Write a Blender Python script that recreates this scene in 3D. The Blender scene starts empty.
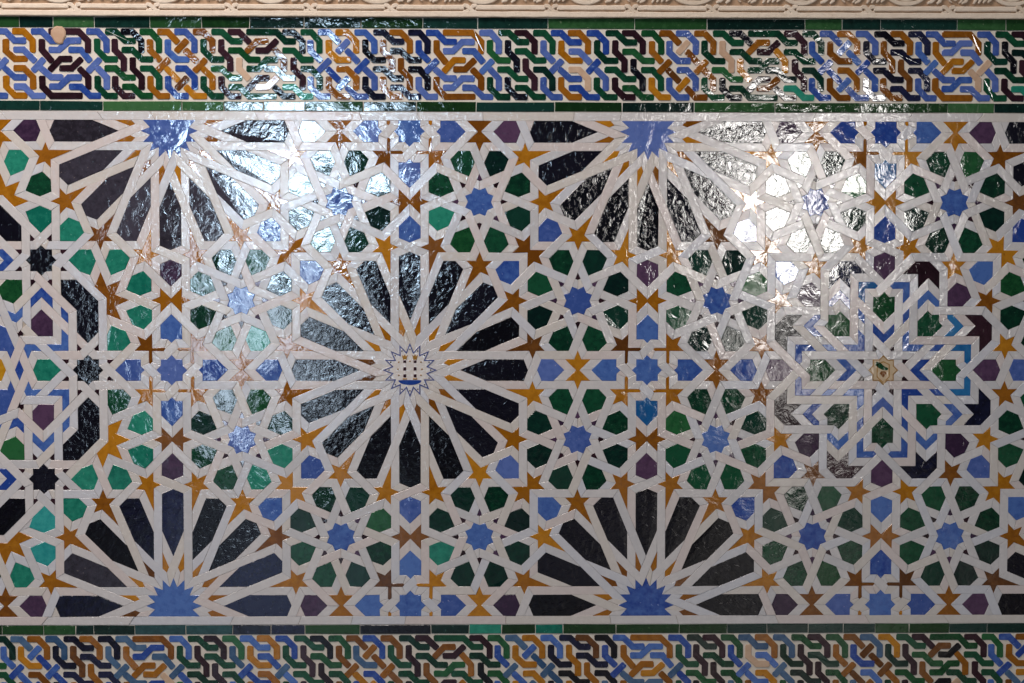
import math, random
# ---------------------------------------------------------------- pattern geometry (units: 2 mm, origin at the central rosette, y up)
A = 236.0; H = 14.85; W = 8.3
D = A * (1 - math.sqrt(.5))                 # offset of the small star centres
T225 = math.tan(math.pi / 8)
PO = D - H                                  # apothem of the ring of hexagons round a small star
RT = PO / math.cos(math.pi / 8)
R = A * (1 - math.sqrt(.5)) / math.sin(math.pi / 8) - RT      # rosette ring radius
EG = T225 * PO - H / math.cos(math.pi / 8)  # half gap where a strap turns
Q = 26.4                                    # turn of the small cross frames
VA = (R * math.cos(math.pi / 8) + R * math.sin(math.pi / 8))  # V of the inner axis hexagon
VB = 2 * (A * math.sqrt(.5)) - VA
XMIN, XMAX = -455.0, 660.0
YB = A + H

def rot(p, a):
    c, s = math.cos(a), math.sin(a)
    return (p[0] * c - p[1] * s, p[0] * s + p[1] * c)

def build_segments():
    S = []
    def add(c, segs, n, mir=True):
        for k in range(n):
            a = 2 * math.pi * k / n
            for p, q in segs:
                for m in ((1, -1) if mir else (1,)):
                    pp = rot((p[0], p[1] * m), a); qq = rot((q[0], q[1] * m), a)
                    S.append(((c[0] + pp[0], c[1] + pp[1]), (c[0] + qq[0], c[1] + qq[1])))
    ht = H * T225
    ros, stars, ts = [], [], []
    for i in range(-3, 5):
        for j in range(-2, 3):
            (ros if (i + j) % 2 == 0 else stars).append((i, j))
    knot = {(2, 0): 'cross', (-2, 0): 'octagon'}
    # rosettes
    vstart = H / math.sin(math.radians(33.75)) * math.cos(math.radians(33.75))
    for (i, j) in ros:
        c = (i * A, j * A)
        kind = knot.get((i, j))
        axis_hex = [((R + ht, H), (VA - H, H)), ((VA, 0), (VA - H, H))]
        if kind is None:
            add(c, [((vstart, H), (R - ht, H)), ((R - ht, H), (R, 0)), ((R, 0), (R + ht, H))], 16)
            add(c, axis_hex, 8)
        elif kind == 'cross':
            x0, x1, x2 = 84.0, 77.2, 92.05
            xv = R * math.cos(math.pi / 8)
            add(c, [((.4142 * H, H), (x1, H)), ((x1, H), (x1, x0 - x1)), ((x1, x0 - x1), (x0, 0)), ((x0, 0), (xv, xv - x0)),
                    ((xv, xv - x0), (xv, R * math.sin(math.pi / 8))), ((x2, x2 - x0), (x2, 2 * H)), ((x2, 2 * H), (2 * H, 2 * H)),
                    ((x0 + H, H), (R - ht, H)), ((R - ht, H), (R, 0)), ((R, 0), (R + ht, H))], 8)
            add(c, axis_hex, 8)
            add(c, [(rot((R, 0), math.pi / 8), rot((R + ht, H), math.pi / 8)), ], 8)
        else:
            c0 = VB - H * math.sqrt(2); g = .4142 * H; r2 = H * math.sqrt(2)
            xr, xi = c0 + H, c0 - H
            cor = rot((VB / math.sqrt(2), -2 * H), math.pi / 4)
            cor = (VB / math.sqrt(2) * math.cos(math.pi/4) + 2*H*math.sin(math.pi/4), VB / math.sqrt(2) * math.sin(math.pi/4) - 2*H*math.cos(math.pi/4))
            lt = c0 - r2
            d45 = 2 * H * math.sqrt(2)             # x - y of the rotated 2H line
            low = ((lt + d45) / 2, (lt - d45) / 2)
            add(c, [((xr, g), (xr, xr * T225)), ((xi, g), (xi, xi * T225)),
                    ((xr, g), (VB, 0)), ((c0 + g, H), (c0, r2)), ((c0, r2), cor),
                    ((xi, g), (lt, 0)), ((lt, 0), low), ((c0 - g, H), (c0, r2)), ((c0, r2), (xr, xr - lt)),
                    ((c0 + g, H), (A * .5**.5 + PO * T225, H)),
                    ((c0 - g, H), (94.5 + ht, H)), ((94.5 + ht, H), (94.5, 0)), ((94.5, 0), rot((94.5 * math.cos(math.pi/8), 0), math.pi / 8)),
                    ((VB / math.sqrt(2), 2 * H), (77 + 2 * H * T225, 2 * H)), ((77 + 2 * H * T225, 2 * H), (77, 0)), ((77, 0), (77 - ht, H)),
                    ((77 - ht, H), (H + r2, H))], 8)
    # small stars
    tset = set()
    for (i, j) in ros:
        for k in range(8):
            p = rot((R + RT, 0), math.pi / 8 + k * math.pi / 4)
            tset.add((round(i * A + p[0], 2), round(j * A + p[1], 2)))
    ts = sorted(tset)
    lc = (-2 * A, 0.0)
    ringd = VB - H * math.sqrt(2) + H
    for c in ts:
        d = (c[0] - lc[0], c[1] - lc[1]); broken = math.hypot(*d) < R + RT + 3
        base = math.atan2(d[1], d[0])
        for k in range(8):
            phi = math.pi / 8 + k * math.pi / 4
            # star and hexagon sides
            sb = (PO - H * math.sin(math.pi / 8)) / math.cos(math.pi / 8)
            for m in (1, -1):
                a0 = .4142 * H
                if broken:
                    rel = (phi - base + math.pi) % (2 * math.pi) - math.pi
                    a0 = H
                    rd = round(math.degrees(rel))
                    # keep only what lies outside the octagonal ring
                    if abs(rd) in (135, 180) or abs(rd) == 179:
                        if abs(rd) == 135 and m * rd > 0 and False: pass
                        inner = (H, m * H)
                        if abs(rd) == 135 and m * rd < 0:
                            x = rot(inner, phi)
                            x = (c[0] + x[0], c[1] + x[1])
                            # meets the ring where the knot's own strap arrives
                            best = None
                            for kk in range(8):
                                for mm in (1, -1):
                                    e = rot((ringd, mm * (ringd - (VB - 2 * H * math.sqrt(2)))), kk * math.pi / 4)
                                    e = (lc[0] + e[0], lc[1] + e[1])
                                    dd = math.hypot(e[0] - x[0], e[1] - x[1])
                                    if best is None or dd < best[0]: best = (dd, e)
                            S.append((x, best[1]))
                        continue
                    if abs(rd) == 90 and m * rd > 0:
                        continue
                p = rot((a0, m * H), phi); q = rot((sb, m * H), phi)
                S.append(((c[0] + p[0], c[1] + p[1]), (c[0] + q[0], c[1] + q[1])))
            # ring sides
            th = k * math.pi / 4
            for m in (1, -1):
                if broken:
                    rel = (th - base + math.pi) % (2 * math.pi) - math.pi
                    rd = math.degrees(rel)
                    if abs(rd) > 120: continue
                    if abs(rd) > 100 and m * rd > 0: continue
                p = rot((PO, m * EG), th); q = rot((PO, m * PO * T225), th)
                S.append(((c[0] + p[0], c[1] + p[1]), (c[0] + q[0], c[1] + q[1])))
    # crosses round the eight-point stars
    for (i, j) in stars:
        c = (i * A, j * A)
        g = .4142 * H; r2 = H * math.sqrt(2)
        b = Q - r2
        add(c, [((g, H), (H, H)), ((H, g), (r2, 0)), ((r2, 0), (Q, b)), ((Q, b), (Q, H)), ((Q, H), (A - (A * .5**.5 + PO * T225), H)),
                ((A - VB, 0), (A - (A * .5**.5 + PO * T225), H))], 4)
        S.extend([])
        for k in range(4):
            for m in (1, -1):
                p = rot((H, m * g), k * math.pi / 2); q = rot((H, m * H), k * math.pi / 2)
                S.append(((c[0] + p[0], c[1] + p[1]), (c[0] + q[0], c[1] + q[1])))
    return S, ros, stars, ts

def clip(S):
    out = []
    for (p, q) in S:
        x1, y1 = p; x2, y2 = q
        t0, t1 = 0.0, 1.0; ok = True
        for d, lo, hi, v in ((x2 - x1, XMIN, XMAX, x1), (y2 - y1, -YB, YB, y1)):
            if abs(d) < 1e-9:
                if v < lo + .3 or v > hi - .3: ok = False
            else:
                a, b = (lo - v) / d, (hi - v) / d
                if a > b: a, b = b, a
                t0 = max(t0, a); t1 = min(t1, b)
        if ok and t1 - t0 > 1e-6:
            out.append(((x1 + t0 * (x2 - x1), y1 + t0 * (y2 - y1)), (x1 + t1 * (x2 - x1), y1 + t1 * (y2 - y1))))
    cs = [(XMIN, -YB), (XMAX, -YB), (XMAX, YB), (XMIN, YB)]
    for k in range(4): out.append((cs[k], cs[(k + 1) % 4]))
    return out

class Graph:
    def __init__(g, S, tol=.45):
        g.V = []; g.grid = {}; g.tol = tol
        segs = [(g.vid(p), g.vid(q)) for p, q in S]
        segs = list({(min(a, b), max(a, b)) for a, b in segs if a != b})
        # split at crossings
        cell = 24.0; bins = {}
        for n, (a, b) in enumerate(segs):
            p, q = g.V[a], g.V[b]
            L = math.dist(p, q); st = max(1, int(L / (cell * .4)) + 1)
            cells = set()
            for k in range(st + 1):
                x = p[0] + (q[0] - p[0]) * k / st; y = p[1] + (q[1] - p[1]) * k / st
                for dx in (-.6, .6):
                    for dy in (-.6, .6): cells.add((int(math.floor((x + dx) / cell)), int(math.floor((y + dy) / cell))))
            for c in cells: bins.setdefault(c, []).append(n)
        on = {n: {0.0: segs[n][0], 1.0: segs[n][1]} for n in range(len(segs))}
        done = set()
        for lst in bins.values():
            for x in range(len(lst)):
                for y in range(x):
                    m, n = lst[x], lst[y]
                    if (m, n) in done: continue
                    done.add((m, n)); g.cross(segs, on, m, n)
        E = set()
        for n, pts in on.items():
            ks = sorted(pts)
            for k0, k1 in zip(ks, ks[1:]):
                a, b = pts[k0], pts[k1]
                if a != b: E.add((min(a, b), max(a, b)))
        g.adj = {}
        for a, b in E:
            g.adj.setdefault(a, set()).add(b); g.adj.setdefault(b, set()).add(a)
        # prune loose ends
        st = [v for v in g.adj if len(g.adj[v]) == 1]
        while st:
            v = st.pop()
            if len(g.adj.get(v, ())) != 1: continue
            u = g.adj[v].pop(); g.adj[u].discard(v); del g.adj[v]
            if len(g.adj[u]) == 1: st.append(u)
    def vid(g, p):
        kx, ky = int(math.floor(p[0] / 2)), int(math.floor(p[1] / 2))
        for dx in (-1, 0, 1):
            for dy in (-1, 0, 1):
                for v in g.grid.get((kx + dx, ky + dy), ()):
                    if math.dist(g.V[v], p) < g.tol: return v
        g.V.append(p); g.grid.setdefault((kx, ky), []).append(len(g.V) - 1)
        return len(g.V) - 1
    def cross(g, segs, on, m, n):
        (a, b), (c, d) = segs[m], segs[n]
        p, q, r, s = g.V[a], g.V[b], g.V[c], g.V[d]
        dx, dy = q[0] - p[0], q[1] - p[1]; ex, ey = s[0] - r[0], s[1] - r[1]
        L1, L2 = math.hypot(dx, dy), math.hypot(ex, ey)
        den = dx * ey - dy * ex
        # end points lying on the other segment
        for (n1, P, dd, L, o, ids) in ((m, p, (dx, dy), L1, on[m], (c, d)), (n, r, (ex, ey), L2, on[n], (a, b))):
            for v in ids:
                w = g.V[v]
                t = ((w[0] - P[0]) * dd[0] + (w[1] - P[1]) * dd[1]) / (L * L)
                if 0 < t < 1 and abs((w[0] - P[0]) * dd[1] - (w[1] - P[1]) * dd[0]) / L < g.tol:
                    if min(t, 1 - t) * L > g.tol: o[t] = v
        if abs(den) < 1e-6 * L1 * L2: return
        t = ((r[0] - p[0]) * ey - (r[1] - p[1]) * ex) / den
        u = ((r[0] - p[0]) * dy - (r[1] - p[1]) * dx) / den
        if 0 < t < 1 and 0 < u < 1:
            v = g.vid((p[0] + t * dx, p[1] + t * dy))
            if v not in (a, b): on[m][t] = v
            if v not in (c, d): on[n][u] = v
    def faces(g):
        nb = {}
        for v, us in g.adj.items():
            nb[v] = sorted(us, key=lambda u: math.atan2(g.V[u][1] - g.V[v][1], g.V[u][0] - g.V[v][0]))
        seen = set(); out = []
        for v in nb:
            for u in nb[v]:
                if (v, u) in seen: continue
                f = []; a, b = v, u
                while (a, b) not in seen:
                    seen.add((a, b)); f.append(a)
                    l = nb[b]; k = l.index(a)
                    a, b = b, l[k - 1]
                out.append(f)
        res = []
        for f in out:
            P = [g.V[v] for v in f]
            ar = area(P)
            if 0 < ar < 2e5: res.append(P)
        return res

def area(P):
    return .5 * sum(P[k - 1][0] * P[k][1] - P[k][0] * P[k - 1][1] for k in range(len(P)))

def centroid(P):
    a = cx = cy = 0.0
    for k in range(len(P)):
        (x0, y0), (x1, y1) = P[k - 1], P[k]
        w = x0 * y1 - x1 * y0; a += w; cx += (x0 + x1) * w; cy += (y0 + y1) * w
    return (cx / (3 * a), cy / (3 * a)) if abs(a) > 1e-9 else P[0]

def simplify(P, tol=.25):
    P = list(P); k = 0
    ch = True
    while ch and len(P) > 3:
        ch = False
        for k in range(len(P)):
            a, b, c = P[k - 1], P[k], P[(k + 1) % len(P)]
            L = math.dist(a, c)
            d = abs((c[0] - a[0]) * (b[1] - a[1]) - (c[1] - a[1]) * (b[0] - a[0])) / L if L > 1e-6 else 0
            inl = (b[0]-a[0])*(c[0]-b[0]) + (b[1]-a[1])*(c[1]-b[1])
            if math.dist(a, b) < .2 or (d < tol and inl > 0):
                del P[k]; ch = True; break
    return P

def inset(P, w):
    """Offset a counter-clockwise polygon inwards, dropping the sides that turn over."""
    P = simplify(P)
    L = []
    n = len(P)
    for k in range(n):
        (x0, y0), (x1, y1) = P[k], P[(k + 1) % n]
        l = math.hypot(x1 - x0, y1 - y0); dx, dy = (x1 - x0) / l, (y1 - y0) / l
        L.append((x0 - dy * w, y0 + dx * w, dx, dy))
    for it in range(40):
        n = len(L)
        if n < 3: return None
        pts = []
        bad = None
        for k in range(n):
            a, b = L[k - 1], L[k]
            den = a[2] * b[3] - a[3] * b[2]
            if abs(den) < 1e-4: bad = k; pts = None; break
            t = ((b[0] - a[0]) * b[3] - (b[1] - a[1]) * b[2]) / den
            pts.append((a[0] + t * a[2], a[1] + t * a[3]))
        if pts is None:
            del L[bad]; continue
        worst = None
        for k in range(n):
            p, q = pts[k], pts[(k + 1) % n]
            s = (q[0] - p[0]) * L[k][2] + (q[1] - p[1]) * L[k][3]
            if s < 0.02 and (worst is None or s < worst[0]): worst = (s, k)
        if worst is None:
            return pts if area(pts) > 1.2 else None
        del L[worst[1]]
    return None
import bpy, bmesh
from mathutils import Matrix, Vector
geo_seed = random.Random(7)
U = 0.002                      # metres per pattern unit
Z0 = 1.25                      # height of the central rosette above the floor
C = bpy.context.scene.collection
sc = bpy.context.scene

# ------------------------------------------------------------------ materials
def srgb(r, g, b):
    f = lambda c: (c / 12.92 if c <= .04045 else ((c + .055) / 1.055) ** 2.4)
    return (f(r / 255), f(g / 255), f(b / 255), 1)

def glaze(name, c1, c2, rough=.06, bump=1.0, spec=.9, scale=75.0, fine=46.0, spot=None):
    m = bpy.data.materials.new(name); m.use_nodes = True
    nt = m.node_tree; N = nt.nodes; L = nt.links
    b = N['Principled BSDF']
    geo = N.new('ShaderNodeNewGeometry')
    oi = N.new('ShaderNodeObjectInfo')
    n1 = N.new('ShaderNodeTexNoise'); n1.inputs['Scale'].default_value = scale; n1.inputs['Detail'].default_value = 5; n1.inputs['Roughness'].default_value = .65
    L.new(geo.outputs['Position'], n1.inputs['Vector'])
    add = N.new('ShaderNodeMath'); add.operation = 'MULTIPLY_ADD'
    L.new(oi.outputs['Random'], add.inputs[0]); add.inputs[1].default_value = .5; 
    L.new(n1.outputs['Fac'], add.inputs[2])
    mr = N.new('ShaderNodeMapRange'); mr.inputs['From Min'].default_value = .52; mr.inputs['From Max'].default_value = .98
    L.new(add.outputs[0], mr.inputs['Value'])
    mx = N.new('ShaderNodeMix'); mx.data_type = 'RGBA'
    mx.inputs[6].default_value = c1; mx.inputs[7].default_value = c2
    L.new(mr.outputs[0], mx.inputs[0])
    out = mx.outputs[2]
    if spot:
        # pinholes and small chips in the glaze that show the clay
        n3 = N.new('ShaderNodeTexNoise'); n3.inputs['Scale'].default_value = 210; n3.inputs['Detail'].default_value = 3
        L.new(geo.outputs['Position'], n3.inputs['Vector'])
        m3 = N.new('ShaderNodeMapRange'); m3.inputs['From Min'].default_value = .69; m3.inputs['From Max'].default_value = .73
        L.new(n3.outputs['Fac'], m3.inputs['Value'])
        x3 = N.new('ShaderNodeMix'); x3.data_type = 'RGBA'
        L.new(m3.outputs[0], x3.inputs[0]); L.new(out, x3.inputs[6]); x3.inputs[7].default_value = spot
        out = x3.outputs[2]
    L.new(out, b.inputs['Base Color'])
    b.inputs['Roughness'].default_value = rough
    b.inputs['Specular IOR Level'].default_value = spec
    if bump:
        n2 = N.new('ShaderNodeTexNoise'); n2.inputs['Scale'].default_value = fine; n2.inputs['Detail'].default_value = 4; n2.inputs['Roughness'].default_value = .6
        n2.inputs['Distortion'].default_value = .6
        L.new(geo.outputs['Position'], n2.inputs['Vector'])
        bp = N.new('ShaderNodeBump'); bp.inputs['Strength'].default_value = 1.0; bp.inputs['Distance'].default_value = .00052 * bump
        L.new(n2.outputs['Fac'], bp.inputs['Height'])
        L.new(bp.outputs[0], b.inputs['Normal'])
    return m

CLAY = srgb(150, 110, 85)
M = {}
def mk(key, name, a, b, **k): M[key] = glaze(name, srgb(*a), srgb(*b), **k)
mk('white0', 'white glaze', (204, 199, 198), (219, 213, 211), bump=.95, rough=.08, spec=.66, fine=120.)
mk('white1', 'cool white glaze', (200, 199, 204), (214, 212, 214), bump=.95, rough=.08, spec=.66, fine=120.)
mk('white2', 'pinkish white glaze', (206, 194, 190), (219, 208, 203), bump=.95, rough=.08, spec=.66, fine=120.)
mk('white3', 'cream glaze', (204, 196, 189), (217, 209, 203), bump=.95, rough=.08, spec=.66, fine=120.)
mk('white4', 'grey white glaze', (196, 193, 194), (210, 206, 206), bump=.95, rough=.08, spec=.66, fine=120.)
mk('blue', 'cobalt blue glaze', (34, 64, 142), (78, 112, 178), spot=srgb(120, 140, 190))
mk('blue2', 'soft lavender blue glaze', (56, 82, 150), (92, 114, 178), spot=srgb(150, 150, 190))
mk('blue3', 'turquoise blue glaze', (22, 88, 146), (46, 116, 170))
mk('blue4', 'slate blue glaze', (44, 76, 112), (80, 108, 140))
mk('green', 'bottle green glaze', (5, 42, 30), (22, 78, 52), spot=srgb(50, 90, 70))
mk('green2', 'dark green glaze', (5, 30, 28), (14, 56, 44))
mk('green3', 'leaf green glaze', (16, 66, 36), (40, 98, 56))
mk('teal', 'sea green glaze', (14, 100, 84), (44, 140, 116), spot=srgb(90, 160, 140))
mk('teal2', 'turquoise glaze', (20, 128, 130), (56, 160, 154))
mk('amber', 'honey amber glaze', (150, 92, 14), (186, 124, 30), spot=srgb(120, 70, 24))
mk('amber2', 'brown amber glaze', (112, 64, 14), (152, 94, 24), spot=srgb(96, 54, 26))
mk('amber3', 'rust brown glaze', (90, 52, 20), (128, 80, 34))
mk('yellow', 'yellow glaze', (180, 128, 24), (210, 160, 46))
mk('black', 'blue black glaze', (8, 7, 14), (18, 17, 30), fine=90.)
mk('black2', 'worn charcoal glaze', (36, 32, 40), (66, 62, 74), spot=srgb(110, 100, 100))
mk('navy', 'navy glaze', (14, 15, 32), (32, 36, 68), spot=srgb(80, 80, 100))
mk('purple', 'aubergine glaze', (52, 34, 58), (86, 60, 88))
mk('plum', 'dark plum glaze', (34, 16, 24), (56, 32, 42))
mk('course1', 'olive green glaze', (16, 46, 20), (34, 70, 36), spot=srgb(80, 110, 70))
mk('course2', 'blackish green glaze', (8, 32, 28), (20, 54, 48), spot=srgb(70, 100, 90))
mk('course3', 'mottled green glaze', (32, 70, 36), (60, 102, 62), spot=srgb(110, 130, 100))
mk('course4', 'bluish green glaze', (20, 50, 52), (44, 80, 82), spot=srgb(90, 120, 120))
mk('ink', 'inky blue glaze', (52, 62, 112), (84, 94, 146), bump=.5)
mk('beige', 'beige glaze', (196, 172, 140), (216, 194, 164))
mk('gold', 'gold brown paint', (120, 84, 32), (166, 122, 54))
mk('clay', 'bare clay', (178, 142, 112), (200, 168, 140), rough=.7)
mk('grout', 'grey lime mortar', (150, 136, 124), (178, 164, 150), rough=.85, bump=1.5)
mk('bed', 'pale lime mortar', (206, 194, 178), (224, 213, 200), rough=.45, bump=1.5)
mk('stucco', 'ivory stucco', (212, 192, 170), (228, 210, 190), rough=.8, bump=2.5, fine=240., spot=srgb(190, 160, 130))
mk('recess_shade', 'brown recess shade stucco ground', (142, 108, 80), (178, 146, 116), rough=.9, bump=2.0)  # brown tint paints the cavity shade into the ground behind the relief
mk('plaster', 'wall plaster', (206, 194, 178), (222, 210, 196), rough=.8, bump=1.)
mk('floor', 'stone paving', (62, 52, 44), (84, 72, 62), rough=.6, bump=1.)

# ------------------------------------------------------------------ mesh helpers
def P3(p, d): return (p[0] * U, -d, Z0 + p[1] * U)        # a pattern point at depth d in front of the wall

def link(name, bm, mats, parent=None):
    me = bpy.data.meshes.new(name); bm.normal_update(); bm.to_mesh(me); bm.free()
    for m in (mats if isinstance(mats, (list, tuple)) else [mats]): me.materials.append(m)
    o = bpy.data.objects.new(name, me); C.objects.link(o)
    if parent is not None:
        o.parent = parent; o.matrix_parent_inverse = parent.matrix_world.inverted() if False else Matrix.Translation(-Vector(parent.location))
    return o

def shrink(P, w):
    n = len(P); out = []
    for k in range(n):
        a, b, c = P[k - 1], P[k], P[(k + 1) % n]
        l1 = math.dist(a, b) or 1e-6; l2 = math.dist(b, c) or 1e-6
        d1 = ((b[0] - a[0]) / l1, (b[1] - a[1]) / l1); d2 = ((c[0] - b[0]) / l2, (c[1] - b[1]) / l2)
        nx, ny = -d1[1] - d2[1], d1[0] + d2[0]
        q = max(.35, 1 + d1[0] * d2[0] + d1[1] * d2[1])
        out.append((b[0] + nx * w / q, b[1] + ny * w / q))
    return out

def slab(bm, P, d0, d1, bev=.45, tilt=(0, 0), mi=0):
    """A polygon with thickness: back at depth d0, front at d1, its front rim rounded by bev."""
    cx, cy = centroid(P)
    dd = lambda p, d: d + max(-.0005, min(.0005, (tilt[0] * (p[0] - cx) + tilt[1] * (p[1] - cy)) * U))
    Q = shrink(P, bev) if bev else None
    if Q is not None and area(Q) < .15 * area(P): Q = None
    b = [bm.verts.new(P3(p, d0)) for p in P]
    n = len(P)
    if Q is None:
        f = [bm.verts.new(P3(p, dd(p, d1))) for p in P]
        rings = [b, f]
    else:
        s = [bm.verts.new(P3(p, dd(p, d1 - bev * U * .6))) for p in P]
        f = [bm.verts.new(P3(q, dd(q, d1))) for q in Q]
        rings = [b, s, f]
    fs = []
    for r0, r1 in zip(rings, rings[1:]):
        for k in range(n):
            fs.append(bm.faces.new((r0[k], r0[(k + 1) % n], r1[(k + 1) % n], r1[k])))
    fs.append(bm.faces.new(rings[-1])); fs.append(bm.faces.new(list(reversed(b))))
    for x in fs: x.material_index = mi
    return fs

def tag(o, label, cat, group=None):
    o['label'] = label; o['category'] = cat
    if group: o['group'] = group

def thing(name, at, label, cat, group=None):
    o = bpy.data.objects.new(name, None); C.objects.link(o)
    o.location = P3(at, 0); o.empty_display_size = .02
    tag(o, label, cat, group)
    return o

def rnd(c, s=0): return random.Random('%d %d %d' % (round(c[0]), round(c[1]), s))

TH = .0016
def tile(name, P, mat, parent, jit=.28, tl=.02):
    c = centroid(P); r = rnd(c)
    P = [(p[0] + r.uniform(-jit, jit), p[1] + r.uniform(-jit, jit)) for p in P]
    bm = bmesh.new()
    slab(bm, P, 0, TH + r.uniform(-.0001, .0002), .4, (r.gauss(0, tl), r.gauss(0, tl)))
    return link(name, bm, M[mat], parent)

# ------------------------------------------------------------------ the mosaic
S, ros, stars, ts = build_segments()
G = Graph(clip(S))
FACES = G.faces()
CROSS, OCT = (2 * A, 0.0), (-2 * A, 0.0)
RL = R + RT

ROS_NAME = {(0, 0): 'central rosette', (-1, 1): 'upper left rosette', (1, 1): 'upper right rosette', (-1, -1): 'lower left rosette',
            (1, -1): 'lower right rosette', (3, 1): 'upper right-edge rosette', (3, -1): 'lower right-edge rosette',
            (2, 0): 'cross-shaped knot', (-2, 0): 'octagonal knot'}
ROS_LABEL = {(0, 0): 'round sixteen-petal rosette with black petals and a twin-column emblem at its centre',
             (-1, 1): 'half rosette of worn charcoal petals under the top border, left of the centre',
             (1, 1): 'half rosette of black petals round a lavender blue star under the top border',
             (-1, -1): 'half rosette of navy petals standing on the bottom border, left of the centre',
             (1, -1): 'half rosette of black petals standing on the bottom border, right of the centre',
             (3, 1): 'slice of a black-petalled rosette at the upper right corner of the mosaic',
             (3, -1): 'slice of a black-petalled rosette at the lower right corner of the mosaic'}
DIRS = ['right of and slightly above', 'above and slightly right of', 'above and slightly left of', 'left of and slightly above',
        'left of and slightly below', 'below and slightly left of', 'below and slightly right of', 'right of and slightly below']
owners = {}
def owner_rosette(ij):
    if ij not in owners:
        owners[ij] = thing('star_rosette', (ij[0] * A, ij[1] * A), ROS_LABEL[ij], 'rosette', 'sixteen-petal rosettes')
    return owners[ij]
def owner_star(c):
    k = ('t', round(c[0]), round(c[1]))
    if k not in owners:
        best = None
        for rank, ij in enumerate([(0, 0), (-1, 1), (1, 1), (-1, -1), (1, -1), (2, 0), (3, 1), (3, -1)]):
            d = (c[0] - ij[0] * A, c[1] - ij[1] * A)
            if math.hypot(*d) < RL + 2: best = (ij, d); break
        ij, d = best
        a = int((math.degrees(math.atan2(d[1], d[0])) % 360) // 45)
        owners[k] = thing('star_cluster', c, 'blue eight-point star ringed by green hexagons, %s the %s' % (DIRS[a], ROS_NAME[ij]),
                          'star ornament', 'star clusters')
    return owners[k]
CR_LABEL = {(1, 0): 'star with four blue hexagons and thin amber crosses, between the central rosette and cross-shaped knot',
            (-1, 0): 'star with four blue hexagons and thin amber crosses, between the octagonal knot and central rosette',
            (0, 1): 'half star with blue hexagons and amber crosses, straight above the central rosette',
            (0, -1): 'half star with blue hexagons and amber crosses, straight below the central rosette',
            (2, 1): 'half star with blue hexagons and amber crosses, straight above the cross-shaped knot',
            (2, -1): 'half star with blue hexagons and amber crosses, straight below the cross-shaped knot',
            (-2, 1): 'amber bow-tie star cut off by the upper left corner of the mosaic',
            (-2, -1): 'amber bow-tie star cut off by the lower left corner of the mosaic'}
def owner_crossstar(ij):
    k = ('s',) + ij
    if k not in owners:
        if ij not in CR_LABEL: return None
        owners[k] = thing('cross_star', (ij[0] * A, ij[1] * A), CR_LABEL[ij], 'star ornament', 'stars with amber crosses')
    return owners[k]
def owner_knot(w):
    if w not in owners:
        if w == 'cross':
            owners[w] = thing('cross_knot', CROSS, 'cross-shaped knot of blue chevrons and green tiles round a beige emblem star', 'knot ornament', 'restored knot medallions')
        else:
            owners[w] = thing('octagonal_knot', OCT, 'octagonal knot with black eight-point stars and bent black tiles at the left edge', 'knot ornament', 'restored knot medallions')
    return owners[w]
def owner_bow(c):
    up = 'upper' if c[1] > 0 else 'lower'
    a = (c[0] - A * round(c[0] / A - .5) - A / 2)
    n = {-1: 'left', 0: '', 1: ''}
    i0 = math.floor(c[0] / A)
    pair = {-2: 'octagonal knot and %s left rosette' % up, -1: 'central and %s left rosettes' % up, 0: 'central and %s right rosettes' % up,
            1: 'cross-shaped knot and %s right rosette' % up, 2: 'cross-shaped knot and %s right-edge rosette' % up}[i0]
    o = thing('bow_tie_star', c, 'amber bow-tie star tile set midway between the ' + pair, 'star tile', 'diagonal bow-tie stars')
    return o

def fold(c, o, n):
    x, y = c[0] - o[0], c[1] - o[1]
    a = math.degrees(math.atan2(y, x)) % (360 / n)
    return math.hypot(x, y), min(a, 360 / n - a)

def amber(c): return rnd(c, 3).choices(['amber', 'amber2', 'amber3'], [.6, .3, .1])[0]
def green(c):
    r = rnd(c, 4)
    if c[0] < -215: return r.choices(['teal', 'teal2', 'green', 'green3'], [.6, .12, .14, .14])[0]
    if c[0] < 60: return r.choices(['green', 'green2', 'green3', 'teal'], [.5, .3, .12, .08])[0]
    return r.choices(['green', 'green2', 'green3'], [.55, .38, .07])[0]
def blue(c): return 'blue3' if math.dist(c, (A, -40)) < 6 else rnd(c, 5).choices(['blue', 'blue2', 'blue3'], [.74, .23, .03])[0]

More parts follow.
